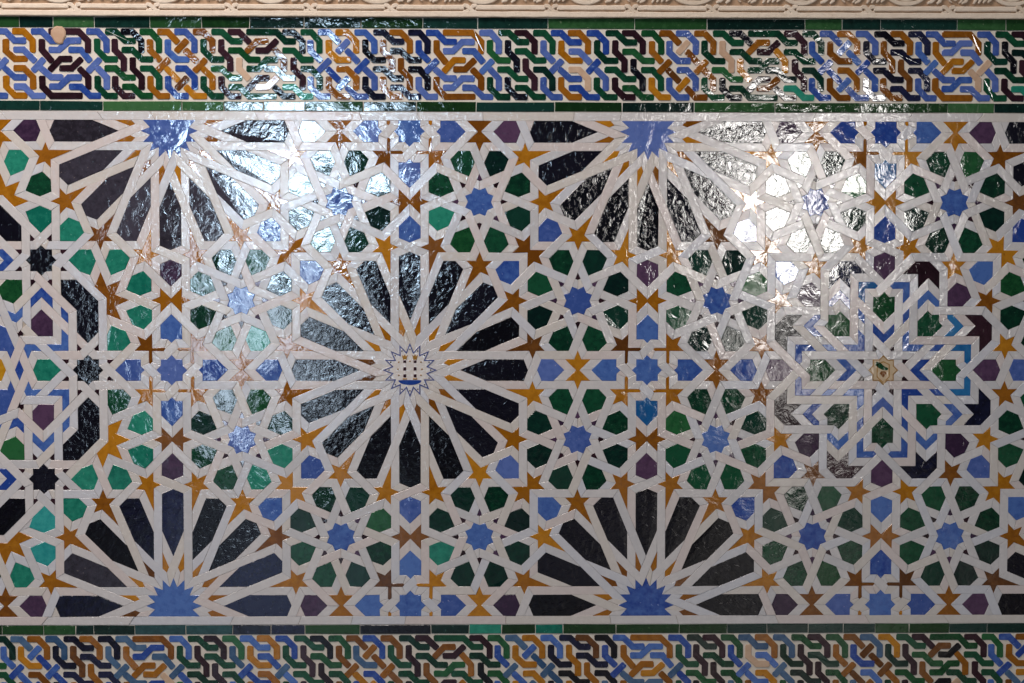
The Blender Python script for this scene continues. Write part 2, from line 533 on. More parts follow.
EMBLEM = {}
for Pf in FACES:
    T = inset(Pf, W / 2 - .1)
    if T is None: continue
    c = centroid(Pf); ar = area(T)
    xs = [p[0] for p in T]
    dt, tc = min((math.dist(c, t), t) for t in ts)
    dl, dc = math.dist(c, OCT), math.dist(c, CROSS)
    brk = math.dist(tc, OCT) < RL + 3
    # ---- the octagonal knot
    if dl < 172 or (brk and dt < 50) or (dl < 181 and ar < 22):
        r, a = fold(c, OCT, 8)
        own = owner_knot('oct')
        if dl < 60:
            tile('centre_tile', T, 'yellow', own); continue
        def near(v, t=3): return abs(r - v) < t
        if dl < 172 or ar < 22:
            if near(153.5, 4) and a < 4: nm, mt = 'star', 'black'
            elif ar < 22 : nm, mt = 'kite', 'plum'
            elif near(160, 4) and a > 12: nm, mt = 'bent_tile', 'black'
            elif near(142) and a > 17: nm, mt = 'lozenge', 'blue'
            elif near(129) : nm, mt = 'chevron', 'blue'
            elif near(118) and a > 15: nm, mt = 'hexagon', 'purple'
            elif near(112): nm, mt = 'hexagon', ('teal' if r > 0 and abs(c[1]) < 10 else 'green3')
            elif near(100.5): nm, mt = 'chevron', 'blue'
            elif near(93) and a > 15: nm, mt = 'pointed_star', 'plum'
            elif near(86): nm, mt = 'diamond', 'blue'
            else: nm, mt = 'petal', 'blue2'
        elif ar > 500: nm, mt = 'amber_star', amber(c)
        elif ar < 40: nm, mt = 'kite', 'plum'
        else: nm, mt = 'hexagon', green(c)
        tile(nm, T, mt, own); continue
    # ---- small star clusters
    if dt < 52:
        own = owner_star(tc)
        if dt < 6: tile('star', T, blue(c), own)
        elif ar < 40: tile('kite', T, rnd(c, 2).choice(['purple', 'plum']), own)
        else: tile('hexagon', T, green(c), own)
        continue
    # ---- the cross-shaped knot
    if dc < 150:
        r, a = fold(c, CROSS, 8)
        own = owner_knot('cross')
        if r < 5:
            EMBLEM['cross'] = tile('emblem_star', T, 'beige', own, 0, 0); EMBLEM['cross_poly'] = T
        elif r < 30: tile('kite', T, 'plum', own)
        elif r < 61: tile('chevron', T, blue(c) if r < 50 else 'blue', own)
        elif r < 70: tile('green_tile', T, rnd(c).choice(['green', 'green3']), own)
        elif r < 95: tile('chevron', T, rnd(c).choice(['blue', 'blue', 'blue3']), own)
        elif r < 115 and a > 15: tile('fish_tail', T, rnd(c).choice(['black', 'plum', 'navy']), own)
        elif r < 115: tile('hexagon', T, 'purple', own)
        elif r < 132: tile('star_tile', T, amber(c), own)
        else: tile('hexagon', T, blue(c), own)
        continue
    # ---- stars with crosses
    ds, sij = min((math.dist(c, (i * A, j * A)), (i, j)) for (i, j) in stars)
    if ds < 78:
        own = owner_crossstar(sij)
        if own is None: continue
        r, a = fold(c, (sij[0] * A, sij[1] * A), 4)
        if r < 12: tile('star', T, blue(c), own)
        elif ar < 45 and r < 52: tile('cross_tile', T, 'amber', own)
        elif a > 25 and r < 50: tile('cross_tile', T, amber(c), own)
        elif r < 52: tile('hexagon', T, blue(c), own)
        else: tile('bow_tie', T, amber(c), own)
        continue
    # ---- rosettes
    dr, rij = min((math.dist(c, (i * A, j * A)), (i, j)) for (i, j) in ros)
    if dr < 150 and rij in ROS_LABEL:
        own = owner_rosette(rij)
        r, a = fold(c, (rij[0] * A, rij[1] * A), 16)
        if r < 24 and ar > 400:
            if rij == (0, 0):
                EMBLEM['core'] = tile('emblem_star', T, 'white0', own, 0, 0); EMBLEM['core_poly'] = T
            else: tile('centre_star', T, 'blue2' if rij[1] > 0 else 'blue', own)
        elif r < 62: tile('kite', T, amber(c), own)
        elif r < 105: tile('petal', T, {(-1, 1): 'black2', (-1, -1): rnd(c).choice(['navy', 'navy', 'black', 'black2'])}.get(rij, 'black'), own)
        elif r < 133: tile('star_tile', T, amber(c), own)
        else:
            ang = round(math.degrees(math.atan2(c[1] - rij[1] * A, c[0] - rij[0] * A)) / 45) % 2
            mt = blue(c)
            if rij != (0, 0) and ang == 0: mt = 'purple'
            if ang and c[0] < -300: mt = 'teal'
            tile('hexagon', T, mt, own)
        continue
    if dr > 150 and ar > 60:
        tile('bow_tie', T, amber(c), owner_bow(c))

# a bow-tie thing is a single tile: the empty keeps it as its one part

# ------------------------------------------------------------------ the white straps
def strapwork():
    V, adj = G.V, G.adj
    ang = lambda v, u: math.atan2(V[u][1] - V[v][1], V[u][0] - V[v][0])
    partner = {}
    for v, us in adj.items():
        us = list(us); used = set()
        prs = sorted((abs(math.pi - abs((ang(v, a) - ang(v, b)) % (2 * math.pi))), a, b) for i, a in enumerate(us) for b in us[:i])
        for d, a, b in prs:
            if d < .25 and a not in used and b not in used:
                partner[(v, a)] = b; partner[(v, b)] = a; used |= {a, b}
    # lines
    over = {}          # v -> frozenset pair that lies on top
    seen = set()
    for v in adj:
        for u in adj[v]:
            if (v, u) in seen or (v, u) in [] or partner.get((v, u)) is not None: continue
            last = bool(rnd(V[v]).getrandbits(1)); a, b = v, u
            seen.add((a, b))
            while (b, a) in partner:
                if len(adj[b]) == 4:
                    pr = frozenset((a, partner[(b, a)]))
                    if b in over: last = over[b] == pr
                    else:
                        want = not last
                        others = frozenset(x for x in adj[b] if x not in pr)
                        two = all((b, x) in partner for x in others)
                        over[b] = pr if (want or not two) else others
                        last = over[b] == pr
                a, b = b, partner[(b, a)]
                seen.add((a, b))
            seen.add((b, a))
    hw = W / 2
    def side(p, d, s): return (p[0] - d[1] * s, p[1] + d[0] * s)
    def isect(p, d, q, e):
        den = d[0] * e[1] - d[1] * e[0]
        if abs(den) < .08: return None
        t = ((q[0] - p[0]) * e[1] - (q[1] - p[1]) * e[0]) / den
        return (p[0] + t * d[0], p[1] + t * d[1])
    def passes(v, u):
        """does the strap arriving from u run on through v?"""
        if (v, u) not in partner: return None
        w = partner[(v, u)]
        if len(adj[v]) == 4:
            if over.get(v) != frozenset((u, w)): return None
        return w
    bm = bmesh.new(); done = set()
    for v in adj:
        for u in adj[v]:
            if passes(v, u) is not None or (v, u) in done: continue
            a, b = v, u
            while True:
                w = passes(b, a)
                if w is None: break
                a, b = b, w
            done.add((v, u)); done.add((b, a))
            p, q = V[v], V[b]
            L = math.dist(p, q)
            if L < 1: continue
            d = ((q[0] - p[0]) / L, (q[1] - p[1]) / L)
            def end(vv, uu, dirn):
                """the line that closes the piece at vertex vv (point, direction)"""
                o = V[vv]; us = [x for x in adj[vv] if x != uu]
                out = (-dirn[0], -dirn[1]) 
                if len(us) == 1:
                    e = ang(vv, us[0]); e = (math.cos(e), math.sin(e))
                    bx = (dirn[0] + e[0], dirn[1] + e[1]); l = math.hypot(*bx)
                    if l < .05: return (o[0] - out[0] * .1 * -1, o[1] - out[1] * .1 * -1), (-dirn[1], dirn[0])
                    return (o[0] + dirn[0] * .08, o[1] + dirn[1] * .08), (bx[0] / l, bx[1] / l)
                # runs under or into another strap
                for x in us:
                    if partner.get((vv, x)) in us:
                        e = ang(vv, x); e = (math.cos(e), math.sin(e))
                        nx, ny = -e[1], e[0]
                        s = 1 if nx * dirn[0] + ny * dirn[1] > 0 else -1
                        return (o[0] + nx * s * (hw + .14), o[1] + ny * s * (hw + .14)), e
                return o, (-dirn[1], dirn[0])
            e0 = end(v, u, d); e1 = end(b, a, (-d[0], -d[1]))
            pts = []
            for (pp, s, e) in ((p, -hw, e0), (p, -hw, e1), (p, hw, e1), (p, hw, e0)):
                x = isect(side(pp, d, s), d, e[0], e[1])
                if x is None: x = side(e[0], d, s)
                pts.append(x)
            if area(pts) < 2: continue
            if max(math.dist(x, y) for x in pts for y in pts) > L + 40: continue
            c = centroid(pts); r = rnd(c, 9)
            mi = r.choices(range(5), [.42, .16, .16, .14, .12])[0]
            j = lambda: r.uniform(-.18, .18)
            pts = [(x[0] + j(), x[1] + j()) for x in pts]
            # long straps are laid in several lengths
            cuts = [0.0]
            while L - cuts[-1] * L > 130 and abs(abs(p[1]) - YB) < 1 and abs(abs(q[1]) - YB) < 1: cuts.append(cuts[-1] + r.uniform(45, 105) / L)
            cuts.append(1.0)
            A0, A1, B1, B0 = pts
            mixp = lambda a, b, t: (a[0] + (b[0] - a[0]) * t, a[1] + (b[1] - a[1]) * t)
            for t0, t1 in zip(cuts, cuts[1:]):
                g0 = .2 / L if t0 > 0 else 0; g1 = .2 / L if t1 < 1 else 0
                slab(bm, [mixp(A0, A1, t0 + g0), mixp(A0, A1, t1 - g1), mixp(B0, B1, t1 - g1), mixp(B0, B1, t0 + g0)], 0, TH + r.uniform(-.0002, .0002), .3,
                     (r.gauss(0, .012), r.gauss(0, .012)), mi)
                mi = r.choices(range(5), [.42, .16, .16, .14, .12])[0]
    o = link('strapwork_lattice', bm, [M['white%d' % k] for k in range(5)])
    tag(o, 'white interlaced strapwork that outlines every coloured tile of the star mosaic', 'strapwork')
strapwork()

# ------------------------------------------------------------------ emblems
def ringband(P, w0, w1, d0, d1, name, mat, parent):
    a, b = shrink(P, w0), shrink(P, w1)
    bm = bmesh.new(); n = len(P)
    vs = [[bm.verts.new(P3(p, d)) for p in Q] for Q, d in ((a, d0), (a, d1), (b, d1), (b, d0))]
    for r in range(4):
        x, y = vs[r], vs[(r + 1) % 4]
        for k in range(n): bm.faces.new((x[k], x[(k + 1) % n], y[(k + 1) % n], y[k]))
    return link(name, bm, M[mat], parent)
def sub(name, P, d0, d1, mat, parent):
    bm = bmesh.new(); slab(bm, P, d0, d1, 0); return link(name, bm, M[mat], parent)
def reparent(o, parent):       # a part of a part keeps world coordinates
    o.parent = parent
    o.matrix_parent_inverse = Matrix.Identity(4)
    return o
core = EMBLEM.get('core')
F0, F1 = TH, TH + .0004
def box2(cx, cy, w, h): return [(cx - w / 2, cy - h / 2), (cx + w / 2, cy - h / 2), (cx + w / 2, cy + h / 2), (cx - w / 2, cy + h / 2)]
if core:
    P = EMBLEM['core_poly']
    reparent(ringband(P, .5, 1.75, F0, F1, 'zigzag_line', 'ink', None), core)
    bm = bmesh.new()
    for k in range(16):
        q = rot((20.6, 0), k * math.pi / 8)
        slab(bm, [(q[0] + .75 * math.cos(t * math.pi / 3), q[1] + .75 * math.sin(t * math.pi / 3)) for t in range(6)], F0, F1, 0)
    reparent(link('dot_ring', bm, M['navy']), core)
    disc = [(17.6 * math.cos(t * math.pi / 24), 17.6 * math.sin(t * math.pi / 24)) for t in range(48)]
    d = reparent(sub('cream_disc', disc, F0, F0 + .0002, 'white3', None), core) 
    E0, E1 = F0 + .0002, F0 + .0007
    lens = [(11.5 * math.cos(t), -10.2 + (4.6 * math.sin(t) if math.sin(t) < 0 else .4 * math.sin(t))) for t in [k * math.pi / 14 for k in range(28)]]
    reparent(sub('water_band', lens, E0, E1, 'blue', None), core)
    for cx in (-5.1, 5.1):
        bm = bmesh.new()
        slab(bm, box2(cx, 0.2, 2.0, 17), E0, E1, .3, mi=0)
        for y, h in ((8.6, 3), (1.4, 3.8), (-5.6, 3.6)): slab(bm, box2(cx, y, 2.9, h), E0, E1 + .0003, .3, mi=1)
        slab(bm, box2(cx, -8.6, 4.2, 1.8), E0, E1 + .0002, .3, mi=2)
        slab(bm, [(cx - 1.6, 10.2), (cx + 1.6, 10.2), (cx + 3, 15.4), (cx + 1.2, 14), (cx, 15.8), (cx - 1.2, 14), (cx - 3, 15.4)], E0, E1 + .0002, .2, mi=2)
        reparent(link('column', bm, [M['white0'], M['plum'], M['gold']]), core)
    bm = bmesh.new()
    for (x, y) in ((-11, 8), (-12, 1), (-11, -5), (11, 8), (12, 1), (11, -5), (0, 9)):
        slab(bm, box2(x, y, 1.5, 1.5), E0, E1, .2)
    reparent(link('gold_speckles', bm, M['gold']), core)
cr = EMBLEM.get('cross')
if cr:
    P = EMBLEM['cross_poly']
    reparent(ringband(P, .3, 1.2, F0, F1, 'gold_outline', 'gold', None), cr)
    sq = [(CROSS[0] + x, CROSS[1] + y) for x, y in ((-6.5, 6), (-6.5, -7), (0, -13), (6.5, -7), (6.5, 6), (0, 9))]
    reparent(ringband(list(reversed(sq)) if area(sq) < 0 else sq, 0, 1.0, F0, F1, 'shield_outline', 'gold', None), cr)
    leaf = [(CROSS[0] + x, CROSS[1] + y) for x, y in ((-8, 5), (-5, 2.5), (0, 0), (4.5, 0), (5, 2), (1, 4), (-3, 7.5), (-7, 8.5))]
    reparent(sub('green_bird', list(reversed(leaf)) if area(leaf) < 0 else leaf, F0, F1, 'green3', None), cr)
    low = [(CROSS[0] + x, CROSS[1] + y) for x, y in ((-3.5, -3), (0, -7.5), (3.5, -3), (1.5, -1), (-2, -1))]
    reparent(sub('rust_petal', low, F0, F1, 'amber3', None), cr)

# ------------------------------------------------------------------ interlaced borders
def stroke(pts, hw=2.45):
    """outline of a flat ribbon along a bent line, its ends chamfered"""
    n = len(pts); Lf, Rt = [], []
    ds = []
    for a, b in zip(pts, pts[1:]):
        l = math.dist(a, b); ds.append(((b[0] - a[0]) / l, (b[1] - a[1]) / l))
    c = 1.2
    def at(p, d, al, s): return (p[0] + d[0] * al - d[1] * s, p[1] + d[1] * al + d[0] * s)
    out_l = [at(pts[0], ds[0], 0, hw - c), at(pts[0], ds[0], c, hw)]
    out_r = [at(pts[0], ds[0], 0, -hw + c), at(pts[0], ds[0], c, -hw)]
    for k in range(1, n - 1):
        d, e = ds[k - 1], ds[k]
        q = 1 + d[0] * e[0] + d[1] * e[1]
        nx, ny = (-d[1] - e[1]) / q, (d[0] + e[0]) / q
        out_l.append((pts[k][0] + nx * hw, pts[k][1] + ny * hw)); out_r.append((pts[k][0] - nx * hw, pts[k][1] - ny * hw))
    out_l += [at(pts[-1], ds[-1], -c, hw), at(pts[-1], ds[-1], 0, hw - c)]
    out_r += [at(pts[-1], ds[-1], -c, -hw), at(pts[-1], ds[-1], 0, -hw + c)]
    P = out_r + list(reversed(out_l))
    return P if area(P) > 0 else list(reversed(P))

# ribbons of each knot: (colour role, bent line in columns and rows)
K_I = [('h', [(-1.0, 0), (.1, 0), (1.2, 1), (2.3, 1)]), ('v', [(.8, 0), (2, 0), (3, 1), (3, 2.25)]), ('h', [(2.9, 0), (4.1, 0), (5, 1), (5, 2.25)]),
       ('v', [(0, .85), (0, 2), (1, 3), (1, 4.25)]), ('h', [(.85, 2), (2, 2), (3.1, 3), (4.25, 3)]), ('h', [(-1.1, 4), (.05, 4), (1.1, 5), (2.25, 5)]),
       ('v', [(2, 2.85), (2, 4), (3, 5), (3, 6.25)]), ('h', [(2.9, 4), (4.1, 4), (5, 5), (5, 6.25)]), ('v', [(0, 4.9), (0, 6), (1, 7), (2.15, 7)]),
       ('t', [(.85, 6), (2, 6), (3, 7), (4.2, 7)]), ('h', [(-2, .85), (-2, 2), (-1, 3), (.25, 3)]), ('h', [(-2, 4.9), (-2, 6), (-1, 7), (.2, 7)])]
def K_II(kind):
    F, O = 'f', 'o'
    k = [(F, [(4.9, 0), (6, 0), (7, 1), (8.2, 1)]), (O, [(6.8, 0), (8, 0), (9, 1), (9, 2.25)]), (F, [(8.9, 0), (10, 0), (11, 1), (11, 2.25)]),
         (F, [(4, .9), (4, 2), (5.15, 3.15)]), (F, [(4.8, 4.3), (6.1, 3)]), (F, [(5.8, 3.95), (7, 5), (8.25, 5)]), (O, [(6, .9), (6, 2.1), (7, 3), (8.35, 3)]),
         (F, [(6.9, 2), (8, 2), (9.25, 3.25)]), (F, [(10.25, 3), (9, 4.3)]), (F, [(9.9, 3.95), (11, 5), (11, 6.25)]), (O, [(6.9, 4), (8, 4), (9, 5), (9, 6.25)]),
         (O, [(6, 4.9), (6, 6), (7, 7), (8.25, 7)]), (F, [(6.9, 6), (8, 6), (9, 7), (10.3, 7)]), (F, [(4, 4.9), (4, 6), (5, 7), (6.1, 7)])]
    if kind == 'bars':
        k[0] = (F, [(4.9, 0), (6, 0), (7.15, 1.15)]); k[5] = (F, [(5.8, 3.95), (7.15, 5.3)])
        k[7] = (F, [(7.95, 1.95), (9.25, 3.25)]); k[12] = (F, [(7.95, 5.95), (9, 7), (10.3, 7)])
        k += [(F, [(8.15, .9), (6.95, 2.15)]), (F, [(8.15, 4.95), (6.95, 6.2)])]
    return k
K_D = [('f', [(4.9, 0), (6, 0), (7, 1), (8.2, 1)]), ('o', [(6.8, 0), (10, 0), (11, 1), (11, 2.25)]), ('f', [(10.9, 0), (12.1, 0), (13, 1), (13, 2.25)]),
       ('f', [(6.8, 2), (7.85, 2), (8.9, 1), (10.2, 1)]), ('f', [(8.95, 2), (10.2, 2), (11.25, 3.25)]), ('f', [(12.3, 3), (11, 4.35)]), ('f', [(4, .9), (4, 2), (5.15, 3.15)]),
       ('o', [(6, .9), (6, 2), (7.1, 3.3)]), ('o', [(6.8, 4.25), (8, 3), (9.2, 3)]), ('o', [(7.95, 4), (9.2, 4), (10.3, 2.95)]), ('o', [(10, 4), (11, 5), (11, 6.25)]),
       ('f', [(4.8, 4.3), (6.1, 3)]), ('f', [(5.8, 3.95), (7, 5), (8.2, 5)]), ('f', [(6.8, 6), (7.85, 6), (8.9, 5), (10.2, 5)]), ('f', [(8.95, 6), (10.2, 6), (11.2, 7), (12.3, 7)]),
       ('o', [(6, 4.9), (6, 6), (7, 7), (10.3, 7)]), ('f', [(12, 3.95), (13, 5), (13, 6.25)]), ('f', [(4, 4.9), (4, 6), (5, 7), (6.1, 7)])]
K_K = [K_I[0], ('v', [(.8, 0), (2, 0), (3.2, 1.15)]), ('h', [(2.9, 0), (6.2, 0), (7.2, 1), (8.3, 1)]), ('o', [(2.85, 2.15), (4, 1), (5.2, 1)]), ('v', [(3.9, 2), (5.1, 2), (6.25, .9)]),
       ('o', [(5.9, 1.8), (7, 3), (7, 4.25)]), ('h', [(2.9, 4), (4.15, 4), (5.1, 3), (6.25, 3)]), ('h', [(.85, 2), (2.1, 2), (3.15, 3), (4.3, 3)]), K_I[3],
       ('o', [(2, 2.85), (2, 4), (3.1, 5.15)]), K_I[5], ('v', [(2.9, 6.25), (4.1, 5), (5.3, 5)]), ('o', [(3.9, 6), (5.1, 6), (6.25, 4.9)]), ('v', [(5.9, 5.95), (7, 7), (8.2, 7)]),
       ('h', [(4.85, 4), (6.1, 4), (7.1, 5), (8.25, 5)]), K_I[8], ('t', [(.85, 6), (2.1, 6), (3.1, 7), (6.1, 7)]), K_I[10], K_I[11],
       ('v', [(6.9, 0), (8.1, 0), (9.1, 1), (9.1, 2.25)]), ('h', [(6.9, 2), (8.1, 2), (9.1, 3), (10.25, 3)]), ('v', [(8.1, 2.85), (8.1, 4), (9.1, 5), (9.1, 6.25)]),
       ('h', [(8.95, 0), (10.1, 0), (11, 1), (11, 2.25)]), ('h', [(8.95, 4), (10.1, 4), (11, 5), (11, 6.25)]), ('t', [(6.9, 6), (8.1, 6), (9.1, 7), (10.2, 7)])]
# mortar seat of each kind: number of columns, first column
KIND = {'I': (K_I, 6, -2), 'J': (K_I, 6, -2), 'A': (K_II('plain'), 6, 4), 'B': (K_II('bars'), 6, 4), 'C': (K_II('bars'), 6, 4), 'D': (K_D, 8, 4), 'K': (K_K, 12, -2)}
PAL = {'I': {'h': ('green', 'green3', 'green2'), 'v': ('plum', 'black'), 't': ('teal', 'green', 'green3')},
       'J': {'h': ('navy', 'black'), 'v': ('amber2', 'amber3', 'amber'), 't': ('black', 'navy')},
       'A': {'f': ('blue2', 'blue'), 'o': ('amber', 'amber2')}, 'B': {'f': ('amber2', 'amber', 'amber3'), 'o': ('blue2', 'blue')},
       'C': {'f': ('blue', 'blue2'), 'o': ('amber2', 'amber', 'amber')}, 'D': {'f': ('blue2', 'blue'), 'o': ('amber2', 'amber')},
       'K': {'h': ('green', 'green3', 'green2'), 'v': ('plum', 'black'), 'o': ('amber2', 'amber', 'amber3'), 't': ('green', 'teal')}}
WORD = {'I': 'green and dark plum knot', 'J': 'black and brown knot', 'A': 'blue knot with two crossed bars', 'B': 'amber knot crossing over blue links',
        'C': 'blue knot crossing over amber links', 'D': 'wide blue knot with amber braid', 'K': 'wide green knot with amber braid'}
ORD = ['first', 'second', 'third', 'fourth', 'fifth', 'sixth']
def border(which, secs, y0, rowh, ymin):
    cnt = {}
    for n, ((kd, x0), (_, x1)) in enumerate(zip(secs, secs[1:])):
        pieces, cols, c0 = KIND[kd]
        if which == 'upper' and n == 0: x1 = x0 + 52.5     # this knot runs into the next one
        u = (x1 - x0) / cols
        k = cnt[kd] = cnt.get(kd, -1) + 1
        multi = sum(1 for s in secs[:-1] if s[0] == kd) > 1
        lab = '%s in the %s border%s' % (WORD[kd], which, (', %s such knot from the left' % ORD[k]) if multi else '')
        root = thing('interlace_knot', (x0 + (x1 - x0) / 2, y0 - 3.5 * rowh), lab, 'knot', 'knots of the %s interlace border' % which)
        skip = set()
        if which == 'upper' and n == 0: skip = {2, 9}
        if which == 'upper' and n == 1: skip = {6, 11, 17}
        for q, (role, pts) in enumerate(pieces):
            if q in skip: continue
            pp = [(x0 + (c - c0) * u, y0 - r * rowh) for c, r in pts]
            if min(p[1] for p in pp) < ymin and max(p[1] for p in pp) < ymin: continue
            if max(p[0] for p in pp) < -470 or min(p[0] for p in pp) > 676: continue
            r = rnd(pp[0], 11)
            opts = PAL[kd][role]
            mt = r.choices(opts, [4, 2, 1][:len(opts)])[0]
            if which == 'lower' and mt == 'blue2': mt = r.choice(['blue', 'blue4', 'blue4'])
            if r.random() < .016: mt = 'clay'
            if which == 'upper' and n == 1 and role == 'o': mt = 'plum'
            def ext(a, b, e):
                l = math.dist(a, b); return (a[0] + (a[0] - b[0]) / l * e, a[1] + (a[1] - b[1]) / l * e)
            pp = [ext(pp[0], pp[1], .8)] + pp[1:-1] + [ext(pp[-1], pp[-2], .8)]
            P = stroke(pp, 3.2)
            P = [(p[0] + r.uniform(-.2, .2), p[1] + r.uniform(-.2, .2)) for p in P]
            bm = bmesh.new(); slab(bm, P, 0, TH + r.uniform(-.0002, .0001), .35, (r.gauss(0, .02), r.gauss(0, .02)))
            link('ribbon', bm, M[mt], root)
TOP = list(zip('ADIBKCJDIAIBKCJDIA', [-412.9, -378.2, -306.1, -254.4, -202.2, -97.1, -43.3, 9.2, 79.4, 132.2, 184.9, 239.2, 291.3, 397.9, 451.5, 503.5, 571.7, 624.6]))
border('upper', TOP, 332.8, 8.96, 0)
BOT = list(zip('KCJDIAIBKCJDIAIBKCJ', [-512.0, -405.9, -354.1, -301.7, -230.5, -177.9, -124.8, -71.6, -19.6, 87.3, 140.9, 195.2, 269.4, 321.9, 374.5, 428.0, 480.6, 584.9, 638.6]))
border('lower', BOT, -269.1, 9.0, -345)

# ------------------------------------------------------------------ plain tile courses
def course(name, xs, y0, y1, cols, label):
    root = thing(name, ((xs[0] + xs[-1]) / 2, y0), label, 'tile course', 'green tile courses')
    for k, (a, b) in enumerate(zip(xs, xs[1:])):
        r = rnd((a, y0), 13); g = .35; j = lambda: r.uniform(-.35, .35)
        P = [(a + g, y0 + j()), (b - g, y0 + j()), (b - g + j(), y1 + j()), (a + g + j(), y1 + j())]
        bm = bmesh.new(); slab(bm, P, 0, TH + r.uniform(0, .0003), .5, (r.gauss(0, .006), r.gauss(0, .02)))
        link('glazed_tile', bm, M[cols[k % len(cols)]], root)
course('tile_course', [-455, -421, -381.8, -349.1, -308.6, -254.3, -203.7, -156.9, -103.4, -47.4, 13.2, 67.3, 136.6, 222.0, 293.6, 390.6, 427.3, 465.5, 541.4, 590.1, 630, 662], 336.9, 347.2,
       ['course3', 'course1', 'course2', 'course3', 'course2', 'course1', 'course1', 'course2', 'course2', 'course1', 'course2', 'course2', 'course3', 'course3', 'course2', 'course3', 'course2', 'course2', 'course3', 'course1', 'course1'],
       'topmost course of dark green glazed tiles, just under the carved stucco')
course('tile_course', [-455, -410, -362.9, -301.2, -223.7, -182.5, -143.6, -102.8, -45.2, 7.0, 65.7, 143.2, 210.0, 281.3, 361.6, 446.1, 533.1, 579.5, 640, 662], 255.6, 264.9,
       ['course2', 'course2', 'course2', 'course3', 'course3', 'course1', 'course1', 'course1', 'course2', 'course1', 'course2', 'course1', 'course2', 'course3', 'course1', 'course1', 'course3', 'course2'],
       'course of dark green glazed tiles between the upper interlace border and the star mosaic')
course('tile_course', [-455, -407.0, -365.7, -333.9, -315.8, -275.0, -224.2, -177.6, -139.4, -105.5, -50.5, 20.6, 58.6, 91.2, 125.3, 152.9, 206.1, 269.5, 317.8, 358.1, 399.5, 434.8, 467.1, 501.4, 541.9, 580.3, 622, 662], -264.6, -255.6,
       ['course1', 'course1', 'course3', 'course2', 'course2', 'course4', 'course4', 'navy', 'navy', 'course1', 'black', 'course2', 'teal', 'course1', 'teal', 'course1', 'course1', 'course1', 'course2', 'course2', 'course2', 'course2', 'course1', 'course1', 'course2', 'course2', 'course1'],
       'course of mixed green and teal glazed tiles just under the star mosaic')

